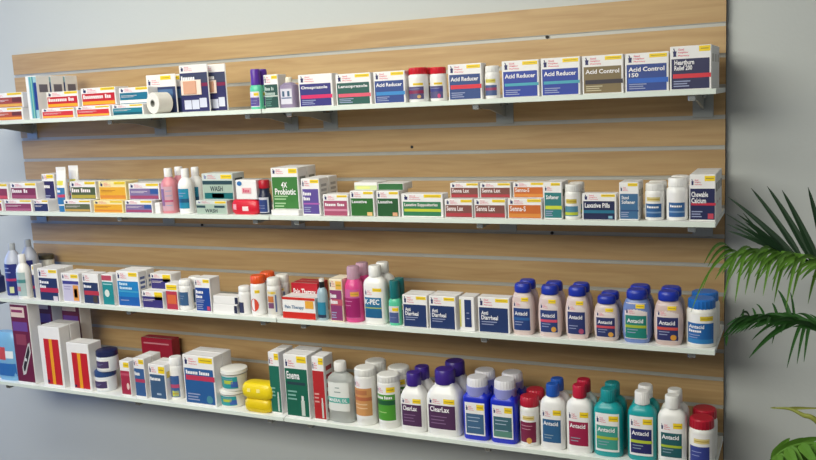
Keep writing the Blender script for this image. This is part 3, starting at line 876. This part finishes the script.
def antacid(d, px0, px1, yt, yb, panel, stripe, dot, body='#d9c4c0', capc='#1d34a8', flashc=YEL, word='Antacid'):
    dec = dict(h=(.70, .84), panel=panel, p=(.04, .96, .02, .66), f=(.5, .88, .86, .97), fc=flashc, text=[(word, .1, .85, .68, .86)], bands=[(0, 1, .46, .58, stripe)] if stripe else [],
               lines=[(.1, .6, .36), (.1, .5, .24)], discs=[(.78, .14, .13, .08, dot)] if dot else [])
    bottle(2, d, px0, px1, yt, yb, ANTACID, body, capc, dec, n=2, s=.012, labc='#e2d4d2', name='antacid_bottle', group='antacid bottles on the third shelf')


antacid('blue-capped antacid bottle, plain navy label, leftmost of the row', 512, 535, 281.5, 335, '#25407c', '#2f62a0', None)
antacid('blue-capped antacid bottle with coral band, second of the row', 538.5, 562.5, 283.5, 337, '#2b3f78', '#d8506a', '#dca24a')
antacid('blue-capped antacid bottle, plain navy label, third of the row', 565.5, 590, 284.5, 338.5, '#29356c', None, '#a84a6c')
antacid('shortest blue-capped antacid bottle with coral band', 594, 620, 293.5, 341, '#2b3568', '#c84a58', '#d8a048', body='#d4c2bc')
antacid('translucent blue antacid bottle with teal label', 622.5, 652, 287, 343, '#1f7f74', '#a8b838', None, body='#6f86c0')
antacid('blue-capped antacid bottle with coral band beside the round bottle', 654, 683.5, 288.5, 345, '#2a2f64', '#d05048', '#d8983c', body='#d0b8b2')
cb = dict(hdr=0, panel='#1f62a8', p=(.0, 1, .04, .72), f=(.5, .98, .8, .95), fc='#d8c030', text=[('Antacid', .06, .66, .74, .92), ('~Fruity', .06, .56, .54, .7)], lines=[(.06, .5, .4), (.06, .4, .28)], bands=[(0, 1, 0, .22, '#2f7cb8')])
bottle(2, 'round white bottle with bright blue cap and label, right end', 686.5, 717, 294.5, 347, dict(WIDE, cap=(.80, 1, .92)), '#e8e6e0', '#1f6cc0', cb, n=2, s=.012)

# ================================================================== bottom shelf
bl = [(.0, 1, .0, .35, '#2f6fb8'), (.15, .6, .45, .8, '#c84a50'), (.6, .95, .5, .7, '#e8eef4')]
soft_pack(3, 'light blue soft bag at the far left end of the bottom shelf', -10, 17.5, 334, 381, .012, None, '#7ab0d8', .05, bl, None, 3)
mg = dict(hdr=0, flash=0, panel='#6a1c40', p=(.02, .98, .02, .98), bands=[(.02, .8, .84, .97, '#e0c8c0'), (.05, .9, .66, .78, '#6a4490'), (.15, .75, .48, .62, '#8c3c54')], lines=[(.06, .7, .9)], fine='#8a2c5c')
MC = 'tall maroon cartons at the left end'
x0_, x1_, yf_, H_, z_ = frame(3, 9, 36, 303, 382, .012, None)
w_ = x1_ - x0_
carton(3, 'tall maroon carton with black device picture', 9, 36, 303, 382, mg, dp=0.05, group=MC, sidetext=None)
for k_, (px_, lab_) in enumerate(((52.5, 'maroon carton behind the larger striped carton on the bottom shelf'), (80, 'maroon carton standing farther right behind the striped cartons'))):
    q_ = at(px_, 315, -(D - .13))
    src_ = [o for o in C.objects if o.get('label', '').startswith('tall maroon carton with black device picture')][0]
    dup(src_, (q_.x - w_ / 2, -(D - .13), z_), lab_)
mgbox = [o for o in C.objects if o.get('label', '').startswith('tall maroon carton with black device picture')][0]
for ob in [mgbox] + [o for o in C.objects if o.get('label', '').startswith('maroon carton')]:
    b = MB()
    LL = Label(b, flat_front(0), -w_ / 2, w_ / 2, 0, H_, 1)
    LL.poly([(.36, .1), (.52, .12), (.92, .4), (.9, .52), (.8, .5), (.34, .2)], mat('#c9c6c8', .4), .0012)
    LL.poly([(.42, .15), (.5, .16), (.86, .40), (.85, .48), (.78, .46), (.41, .21)], mat('#2c2a30', .4), .0015)
    LL.disc(.6, .30, .06, .022, mat('#d8d8dc', .4), .0018)
    b.build('device_picture', ob)
def striped(nv):
    return dict(hdr=0, flash=0, panel='#c4202c', p=(.22, .92, .04, .80), bands=[(.36, .56, 0, 1, '#f0a424'), (.56, .62, 0, 1, '#c4202c')], lines=[], text=[], discs=[(.09, .06, .05, .03, '#1d2452')])
SG = 'white cartons with red and yellow upright stripes'
carton(3, 'larger white carton with red and yellow upright stripes', 37.5, 65, 328, 387, striped(0), n=2, dp=0.045, group=SG, gap=0.004)
carton(3, 'smaller white carton with red and yellow upright stripes', 65.8, 92.5, 345, 391, striped(0), dp=0.06, group=SG)
JR = dict(TUB, prof=[(0, .94), (.03, .98), (.66, .98), (.70, .96), (.72, .92)], cap=(.71, 1, 1.0), lab=(.08, .60, .8))
jl = dict(hdr=0, flash=0, panel='#4a3a66', p=(.05, .95, .2, .85), lines=[(.1, .7, .6), (.1, .6, .4)])
z = bottle(3, 'white ointment jar with navy lid, lower of two', 95, 117.5, 366.5, 393.5, JR, '#dfe3e6', '#2a4a80', jl, name='ointment_jar', cat='jar', capname='lid', group='navy-lidded ointment jars', rib=.02)
bottle(3, 'white ointment jar with navy lid, upper of two', 95.5, 118.5, 339.5, 366, JR, '#dfe3e6', '#1c2450', jl, base=z, name='ointment_jar', cat='jar', capname='lid', group='navy-lidded ointment jars', rib=.02)
carton(3, 'small crimson carton with pale picture', 113.8 + 5, 132, 361, 395.5, P('#a82c48', lines=0, hdr=0, discs=[(.75, .35, .14, .1, '#e8c8c0')], bands=[(0, 1, .8, .9, '#c05068')], f=(.4, .95, .82, .96), p=(.05, .95, .05, .72)), dp=0.04, n=1)
carton(3, 'red carton standing far back on the shelf', 141, 175, 338, 379, dict(hdr=0, flash=0, panel='#a81c38', p=(0, 1, 0, 1), lines=[(.08, .9, .86)], fine='#d8909c'), s=.18, dp=.04, body='#9c1c34')
BS = P('#3a5f94', '~Daily', stripe='#b03c60', sv=(.5, .62), lines=0, p=(.05, .95, .05, .74), h=(.8, .96), f=(.5, .96, .86, .97))
carton(3, 'steel blue carton with red band left of the grey-blue carton', 132.5, 147, 358, 397, BS, n=2, dp=0.04)
carton(3, 'grey-blue carton with yellow corner flash', 147.8, 167.5, 365, 400, P('#3d5c80', '~Glucose', lines=0, p=(.05, .95, .05, .72), h=(.76, .95), f=(.6, .98, .76, .95), bands=[(.4, .7, .14, .22, '#a8b8cc')]), n=2, dp=0.036, side='#d8c060')
bottle(3, 'white bottle with blue and pink label behind the large blue carton', 170, 184, 355, 400, WIDE, '#e9e8e6', '#efeeec', dict(hdr=0, panel='#3a5f98', p=(0, 1, 0, .8), f=(.35, .95, .03, .24), fc='#c8d048', bands=[(0, 1, .44, .6, '#b84a70')]), s=.03)
bb = P('#285c98', 'Nicotine', stripe='#c03858', sv=(.66, .8), lines=1, p=(.04, .96, .04, .74), h=(.80, .97), f=(.52, .96, .86, .97), discs=[(.82, .14, .1, .08, '#4a8a9c')])
bb['text'] = [('~Antigas Relief', .06, .88, .82, .95)]
carton(3, 'large blue carton with red band left of the white tubs', 182, 217, 357, 406, bb, n=2, dp=0.045)
TT = dict(TUB, cap=(.8, 1, 1.02), lab=(.14, .70, .7))
tl = dict(hdr=0, flash=0, panel='#2f9ca0', p=(0, 1, 0, 1), bands=[(.3, .8, .4, .7, '#b8c84c'), (.7, 1, .1, .6, '#3c62b0')], lines=[(.1, .8, .8)])
z = bottle(3, 'white tub with teal label, lower of the tub stack', 220, 248, 385, 410.5, TT, '#e6e6e2', '#ecebe6', tl, name='tub', cat='tub', capname='lid', group='white tubs with teal labels', rib=0)
bottle(3, 'white tub with teal label, upper of the tub stack', 220, 248, 355.5, 384.5, TT, '#e6e6e2', '#ecebe6', tl, base=z, name='tub', cat='tub', capname='lid', group='white tubs with teal labels', rib=0)
z = soft_pack(3, 'yellow soft packet, lower of two on the bottom shelf', 242, 270, 399, 412, .008, None, '#e2c414', .06, [], 'yellow soft packets')
soft_pack(3, 'yellow soft packet, upper of two on the bottom shelf', 239, 271, 384, 399, .008, z, '#f0d41c', .06, [(.2, .32, .5, .8, '#f6e88a'), (.55, .68, .5, .8, '#f6e88a')], 'yellow soft packets')
def enema(panel, word, fine):
    d = dict(panel=panel, p=(.03, .97, .03, .78), h=(.80, .93), f=(.56, .96, .88, .98), fine=fine, bands=[(.66, .82, .02, .34, '#c9d0c8'), (.69, .79, .34, .44, '#dfe2de')], lines=[(.08, .5, .5), (.08, .44, .42), (.08, .48, .34)])
    d['text'] = [(word, .08, .66, .78, .94)] if word else []
    if word:
        d['bands'] = d['bands'] + [(.08, .9, .66, .72, '#27404a')]
    return d
carton(3, 'narrow green enema carton, left of the wide one', 267.5, 282.5, 352, 413, enema('#1d6a58', None, '#7fb0a4'), n=2, dp=0.04, s=.022)
carton(3, 'wide green enema carton with white lettering', 283, 310.5, 355, 417.5, enema('#17624e', 'Enema', '#7fb0a4'), n=2, dp=0.045)
carton(3, 'narrow red enema carton beside the wide green one', 311, 327, 357, 420.5, enema('#b4282c', None, '#d89a94'), dp=0.055, sidetext='#b4484c')
mo = dict(hdr=0, flash=0, panel='#e4e6e2', p=(0, 1, 0, 1), bands=[(0, 1, .28, .48, '#4fb0a4')], text=[('MINERAL OIL', .08, .92, .32, .44)], lines=[(.4, .6, .8), (.35, .65, .65)], fine='#8a9a98')
bottle(3, 'clear oil bottle with white cap and pale green-banded label', 329, 354.5, 360, 423, dict(LOTION, prof=[(0, .92), (.02, 1), (.68, 1), (.74, .94), (.79, .7), (.82, .46), (.85, .42)], cap=(.85, 1, .46), lab=(.2, .68, .84)), '#e6ebe9', '#eceae6', mo, trans=.6, labc='#e4e6e2')
ol = dict(h=(.8, .94), panel='#d0955c', p=(.02, .98, .08, .76), flash=0, bands=[(0, 1, .55, .68, '#b86a48'), (.1, .8, .76, .92, '#b8744c')], lines=[(.1, .8, .4), (.1, .8, .26)], fine='#e8c8a0')
bottle(3, 'white canister with orange label left of the green label one', 355.5, 377.5, 363, 425, CANISTER, '#ecebe7', '#efeeea', ol, n=2)
gl = dict(h=(.78, .94), panel='#4f9a34', p=(.02, .98, .05, .74), f=(.62, .98, .8, .94), bands=[(0, 1, .6, .78, '#1f5a38')], text=[('~Daily Fiber', .08, .9, .82, .96)], lines=[(.1, .6, .3)], fine='#a8d080')
bottle(3, 'white canister with bright green label', 378, 401, 370, 428.5, CANISTER, '#ecebe7', '#efeeea', gl, n=2)
cl = dict(h=(.74, .9), panel='#4f2f54', p=(.02, .97, .03, .71), f=(.58, .96, .76, .9), text=[('ClearLax', .08, .8, .72, .94)], lines=[(.1, .7, .5), (.1, .6, .36), (.1, .65, .22)], fine='#8a6a90')
bottle(3, 'smaller white jug with purple cap and plum label', 402, 428, 369, 431, JUG, '#edecea', '#3c2384', cl, n=2, noun='jug', rib=.03, group='purple-capped jugs')
bottle(3, 'larger white jug with purple cap and plum label', 428.5, 464, 366, 436, JUG, '#edecea', '#3c2384', cl, n=2, noun='jug', rib=.03, group='purple-capped jugs')
bm_ = dict(h=(.74, .92), panel='#3f6488', p=(.06, .94, .05, .66), f=(.6, .96, .78, .95), lines=[(.1, .8, .8), (.1, .7, .62), (.1, .8, .3)], fine='#b8c8dc')
bottle(3, 'cobalt blue bottle with white cap, left of two', 465, 491.5, 373, 439.5, SQUARE, '#1c2fc0', '#dfdde2', bm_, n=2, ring='#8f92d2', group='cobalt blue bottles')
bottle(3, 'cobalt blue bottle with white cap, right of two', 492.2, 519.5, 376, 443.5, SQUARE, '#1c2fc0', '#dfdde2', dict(bm_, panel='#3c6472', bands=[(0, 1, 0, .3, '#5a8a7c')]), n=2, ring='#8f92d2', group='cobalt blue bottles')
rl = dict(hdr=0, panel='#7c2444', p=(.02, .98, .04, .7), f=(.2, .9, .76, .9), fc='#e0cc8a', lines=[(.1, .8, .8), (.1, .7, .64)], discs=[(.6, .1, .16, .1, '#d8a050')], fine='#c890a0')
bottle(3, 'white pill bottle with red cap right of the cobalt bottles', 520.2, 540, 392.5, 446.5, WIDE, '#eae8e4', '#b81c34', rl, n=2)
def low(d, px0, px1, yt, yb, body, capc, panel, band, word, bandv=(.4, .52), n=2):
    dec = dict(h=(.74, .92), panel=panel, p=(.06, .94, .06, .68), f=(.58, .96, .80, .94), text=[(word, .06, .86, .74, .92)], bands=[(0, 1.02, bandv[0], bandv[1], band)] if band else [], lines=[(.1, .6, .3), (.1, .5, .18)], fine='#8fa4b4')
    bottle(3, d, px0, px1, yt, yb, LOTION, body, capc, dec, n=n, group='liquid antacid bottles on the bottom shelf', name='antacid_bottle')
low('white bottle with blue cap and blue-green label', 540.8, 566, 382, 450, '#eeedeb', '#1c56b4', '#2e5f8c', None, 'Antacid')
low('white bottle with red cap and crimson label', 566.8, 593.5, 383.5, 454, '#eeedeb', '#c01c3c', '#9c1f48', None, 'Antacid')
low('turquoise bottle with matching turquoise cap', 594, 623.5, 388, 458.5, '#159c9f', '#128c90', '#3f9a8c', '#a8b83c', 'Antacid', (.42, .54))
low('turquoise bottle with white cap and navy label', 628, 657, 391, 463.5, '#159c9f', '#efedeb', '#262a64', '#b8c83c', 'Antacid', (.42, .54))
low('tall white bottle with white cap and dark teal label', 658, 687, 396, 468, '#ecebe7', '#edece8', '#1f5a60', '#a8bc38', 'Antacid', (.4, .5))
bottle(3, 'small white bottle with red cap at the right end', 688.5, 715, 418, 473, WIDE, '#eae8e4', '#b01830', dict(hdr=0, panel='#34408c', p=(.02, .9, .0, .62), f=(.2, .9, .72, .88), fc='#e0cc8a', lines=[(.1, .6, .7), (.1, .5, .5)]), n=2)

# ------------------------------------------------------------------ potted palm
palm = thing('potted_palm', 'potted palm with dark arching fronds standing right of the slatwall', 'plant', (0, 0, 0))
DK = leaf_mat('#0f2714', '#173619', 'palm_leaf_shaded')  # backlit shade put into the leaf colour
MD = leaf_mat('#1d4218', '#2b5a20', 'palm_leaf')
LT = leaf_mat('#456f20', '#648f34', 'palm_leaf_lit')  # brighter green: light from above put into the leaf colour
ST = leaf_mat('#6f7a38', '#8f9040', 'palm_stem')
PY = -.50


def blade(mb, a, c, wid, m, sag=.12, n=9, side=None, fold=.25):
    """one leaflet from a to c, widest a third along, folded along its midrib and sagging"""
    d = c - a
    L = d.length
    up = Vector((0, 0, 1))
    ctrl = (a + c) / 2 + up * L * sag
    if side is None:
        side = d.cross(Vector((0, -1, .25))).normalized()
    nrm = side.cross(d.normalized())
    vs = []
    for i in range(n + 1):
        t = i / n
        p = a * (1 - t) ** 2 + ctrl * 2 * t * (1 - t) + c * t * t
        w = wid * min(1, (t + .12) / .3) * (1 - t) ** .55 * .5 if t < 1 else 0.0003
        vs += [p - side * w + nrm * w * fold, p, p + side * w + nrm * w * fold]
    fs = []
    for i in range(n):
        o = i * 3
        fs += [(o, o + 1, o + 4, o + 3), (o + 1, o + 2, o + 5, o + 4)]
    mb.add(vs, fs, m)


def bez(pts, n):
    """smooth curve through points (Catmull-Rom)"""
    out = []
    P_ = [pts[0] * 2 - pts[1]] + pts + [pts[-1] * 2 - pts[-2]]
    for i in range(1, len(P_) - 2):
        for k in range(n):
            t = k / n
            p0, p1, p2, p3 = P_[i - 1:i + 3]
            out.append(.5 * ((2 * p1) + (p2 - p0) * t + (2 * p0 - 5 * p1 + 4 * p2 - p3) * t * t + (3 * p1 - p0 - 3 * p2 + p3) * t ** 3))
    out.append(pts[-1])
    return out


crown = Vector((3.02, PY, .62))


def frond(rach, tips, m, wid, stem_m, sag=.12, r0=.005):
    """rach: pixel points with depth from the tip end towards the crown; tips: (base fraction, tip px, py, y, width factor)"""
    pts = [at(x, y, d) for x, y, d in rach]
    cur = bez(pts, 8)
    st = MB()
    rr = [r0 * (.25 + .75 * i / (len(cur) - 1)) for i in range(len(cur))]
    st.tube(cur, rr, stem_m)
    so = st.build('frond', palm, True)
    lf = MB()
    for t, px, py, y, k in tips:
        q = cur[min(len(cur) - 1, int(t * (len(cur) - 1)))]
        blade(lf, q, at(px, py, y), wid * k, m, sag)
    lf.build('leaflets', so)
    return so


# upright dark frond, leaflets fanning up and left
ra = [(757, 243, -.42), (780, 251, -.44), (802, 259, -.46), (826, 270, -.48), (858, 300, -.50), (905, 470, -.5)]
ta = [(.40, 751, 188, -.40, 1.15), (.50, 767, 186, -.42, 1.3), (.56, 782, 190, -.44, 1.35), (.64, 808, 187, -.46, 1.35), (.36, 728, 197, -.36, 1.0), (.30, 733, 201, -.38, .85),
      (.10, 743, 213, -.40, .6), (.16, 726, 214, -.36, .45), (.10, 727, 224, -.38, .6), (.14, 728, 231, -.40, .8), (.70, 838, 190, -.48, 1.3), (.76, 862, 200, -.5, 1.3),
      (.26, 737, 214, -.46, .8), (.2, 735, 224, -.45, .8), (.24, 745, 222, -.44, .9), (.2, 742, 236, -.44, 1), (.26, 750, 232, -.46, 1)]
frond(ra, ta, DK, .0125, DK, .06)
# light frond arching left in front of the wall, leaflets hanging
rb = [(722, 259, -.36), (738, 252, -.38), (765, 250, -.42), (792, 254, -.46), (822, 262, -.49), (870, 300, -.51), (915, 470, -.5)]
tb_ = []


def inv(xs, x):
    n_ = len(xs) - 1
    for i_ in range(n_):
        if xs[i_] <= x <= xs[i_ + 1]:
            return (i_ + (x - xs[i_]) / (xs[i_ + 1] - xs[i_])) / n_
    return 0 if x < xs[0] else 1


XB = [q_[0] for q_ in rb]
hang = [(702, 291), (691, 312), (723, 302), (735, 303), (745, 295), (754, 293), (763, 296), (772, 291), (774, 303), (786, 308), (792, 299), (808, 304), (822, 304)]
for k, (x, y) in enumerate(hang):
    tb_.append((inv(XB, x + (24 if k < 2 else 15)), x, y, -.52 + .05 * (k % 3), .55 if k < 2 else .9))
for k in range(34):
    x = 704 + 3.6 * k
    tb_.append((inv(XB, x + 30), x, 271 + 3 * (k % 4) - (7 if k < 3 else 0), -.60 + .05 * (k % 6), 1.05))
frond(rb, tb_, LT, .0105, LT, .26)
# lower dark frond arching left
rc = [(727, 336, -.40), (740, 321, -.42), (762, 317, -.45), (788, 320, -.48), (818, 329, -.50), (862, 365, -.51), (905, 480, -.5)]
tc_ = [(.0, 726, 346, -.40, .7), (.03, 724, 337, -.44, .7), (.08, 730, 330, -.50, .6), (.14, 735, 324, -.54, .6), (.20, 744, 309, -.36, .5), (.26, 739, 318, -.56, .6), (.30, 752, 308, -.40, .5), (.36, 756, 304, -.40, .5),
       (.44, 772, 303, -.42, .6), (.5, 752, 340, -.56, .8), (.58, 749, 358, -.58, 1.3), (.46, 772, 344, -.55, .6), (.6, 787, 368, -.56, .7), (.62, 797, 364, -.56, .7), (.64, 804, 362, -.56, .7), (.54, 778, 290, -.44, .9), (.5, 781, 333, -.54, 1),
       (.56, 790, 292, -.40, .5), (.4, 766, 330, -.56, .7), (.34, 757, 326, -.56, .7)]
XC = [q_[0] for q_ in rc]
for k in range(20):
    x = 722 + 4.4 * k
    tc_.append((inv(XC, x + 34), x, 338 - 1.3 * k if k < 9 else 326 + (k % 3), -.58 + .04 * (k % 5), .9))
    tc_.append((inv(XC, x + 30), x + 4, 326 - 1.1 * k if k < 10 else 315 - (k % 3), -.40 - .03 * (k % 4), .75))
frond(rc, tc_, MD, .0115, MD, .20)
# young yellow-green frond and low leaf mass at the bottom corner
rd_ = [(776, 408, -.50), (790, 409, -.51), (803, 415, -.52), (820, 424, -.53), (870, 480, -.52)]
frond(rd_, [(.2, 812, 408, -.5, .35), (.28, 830, 409, -.5, .35), (.0, 770, 408, -.5, .3)], ST, .016, ST, .05, .007)
re_ = [(765, 466, -.58), (784, 450, -.58), (806, 444, -.57), (835, 450, -.56), (880, 500, -.52)]
te_ = [(.02 + .035 * k, 762 + 5 * k, 474 + 5 * (k % 3), -.66 + .04 * (k % 4), 1.2) for k in range(18)] + [(.1 + .05 * k, 790 + 8 * k, 438 + (k % 2) * 4, -.54, 1.0) for k in range(5)]
frond(re_, te_, LT, .020, LT, .12)
# pot, soil and canes
pb = at(905, 470, -.5)
b = MB()
R_ = [(0, .13, .13), (.01, .135, .135), (.28, .17, .17), (.30, .185, .185), (.33, .185, .185), (.33, .165, .165), (.30, .16, .16)]
b.loft(R_, mat('#6a4a3a', .6), 40, 2, capt=False)
o = b.build('pot', palm, True); o.location = (pb.x, -.5, 0)
b = MB(); b.loft([(.2, .13, .13), (.302, .158, .158)], mat('#2c2018', .9), 36)
o = b.build('soil', palm); o.location = (pb.x, -.5, 0)
for rach in (ra, rb, rc, rd_, re_):
    q = at(*rach[-1])
    b = MB()
    e = Vector((pb.x + (q.x - pb.x) * .3, -.5 + (q.y + .5) * .3, .28))
    b.tube(bez([q, (q + e) / 2 + Vector((.01, 0, .02)), e], 6), [.0055 + .0004 * i for i in range(13)], ST)
    b.build('cane', palm, True)

# ------------------------------------------------------------------ light and exposure
def area(name, loc, aim, sx, sy, power, col):
    l = bpy.data.lights.new(name, 'AREA')
    l.shape = 'RECTANGLE'; l.size = sx; l.size_y = sy; l.energy = power; l.color = col
    o = bpy.data.objects.new(name, l)
    C.objects.link(o)
    o.location = loc
    o.rotation_euler = (Vector(aim) - Vector(loc)).to_track_quat('-Z', 'Y').to_euler()
    return o


area('ceiling_light', (1.0, -1.25, 2.74), (1.0, -1.15, 0), 1.8, 1.1, 34, (1, .985, .88))
area('ceiling_light', (.9, -2.7, 2.74), (1.0, -1.3, .9), 2.4, 1.6, 112, (1, .985, .88))
area('window_light', (-2.1, -.8, 1.5), (-.4, 0, 1.2), 1.0, 1.5, 22, (.12, .34, 1))
w = bpy.data.worlds.new('room_air')
bpy.context.scene.world = w
w.use_nodes = True
w.node_tree.nodes['Background'].inputs['Color'].default_value = (.88, .92, .95, 1)
w.node_tree.nodes['Background'].inputs['Strength'].default_value = .16
vs = bpy.context.scene.view_settings
vs.view_transform = 'Standard'
vs.look = 'None'
vs.gamma = 1
vs.exposure = .2
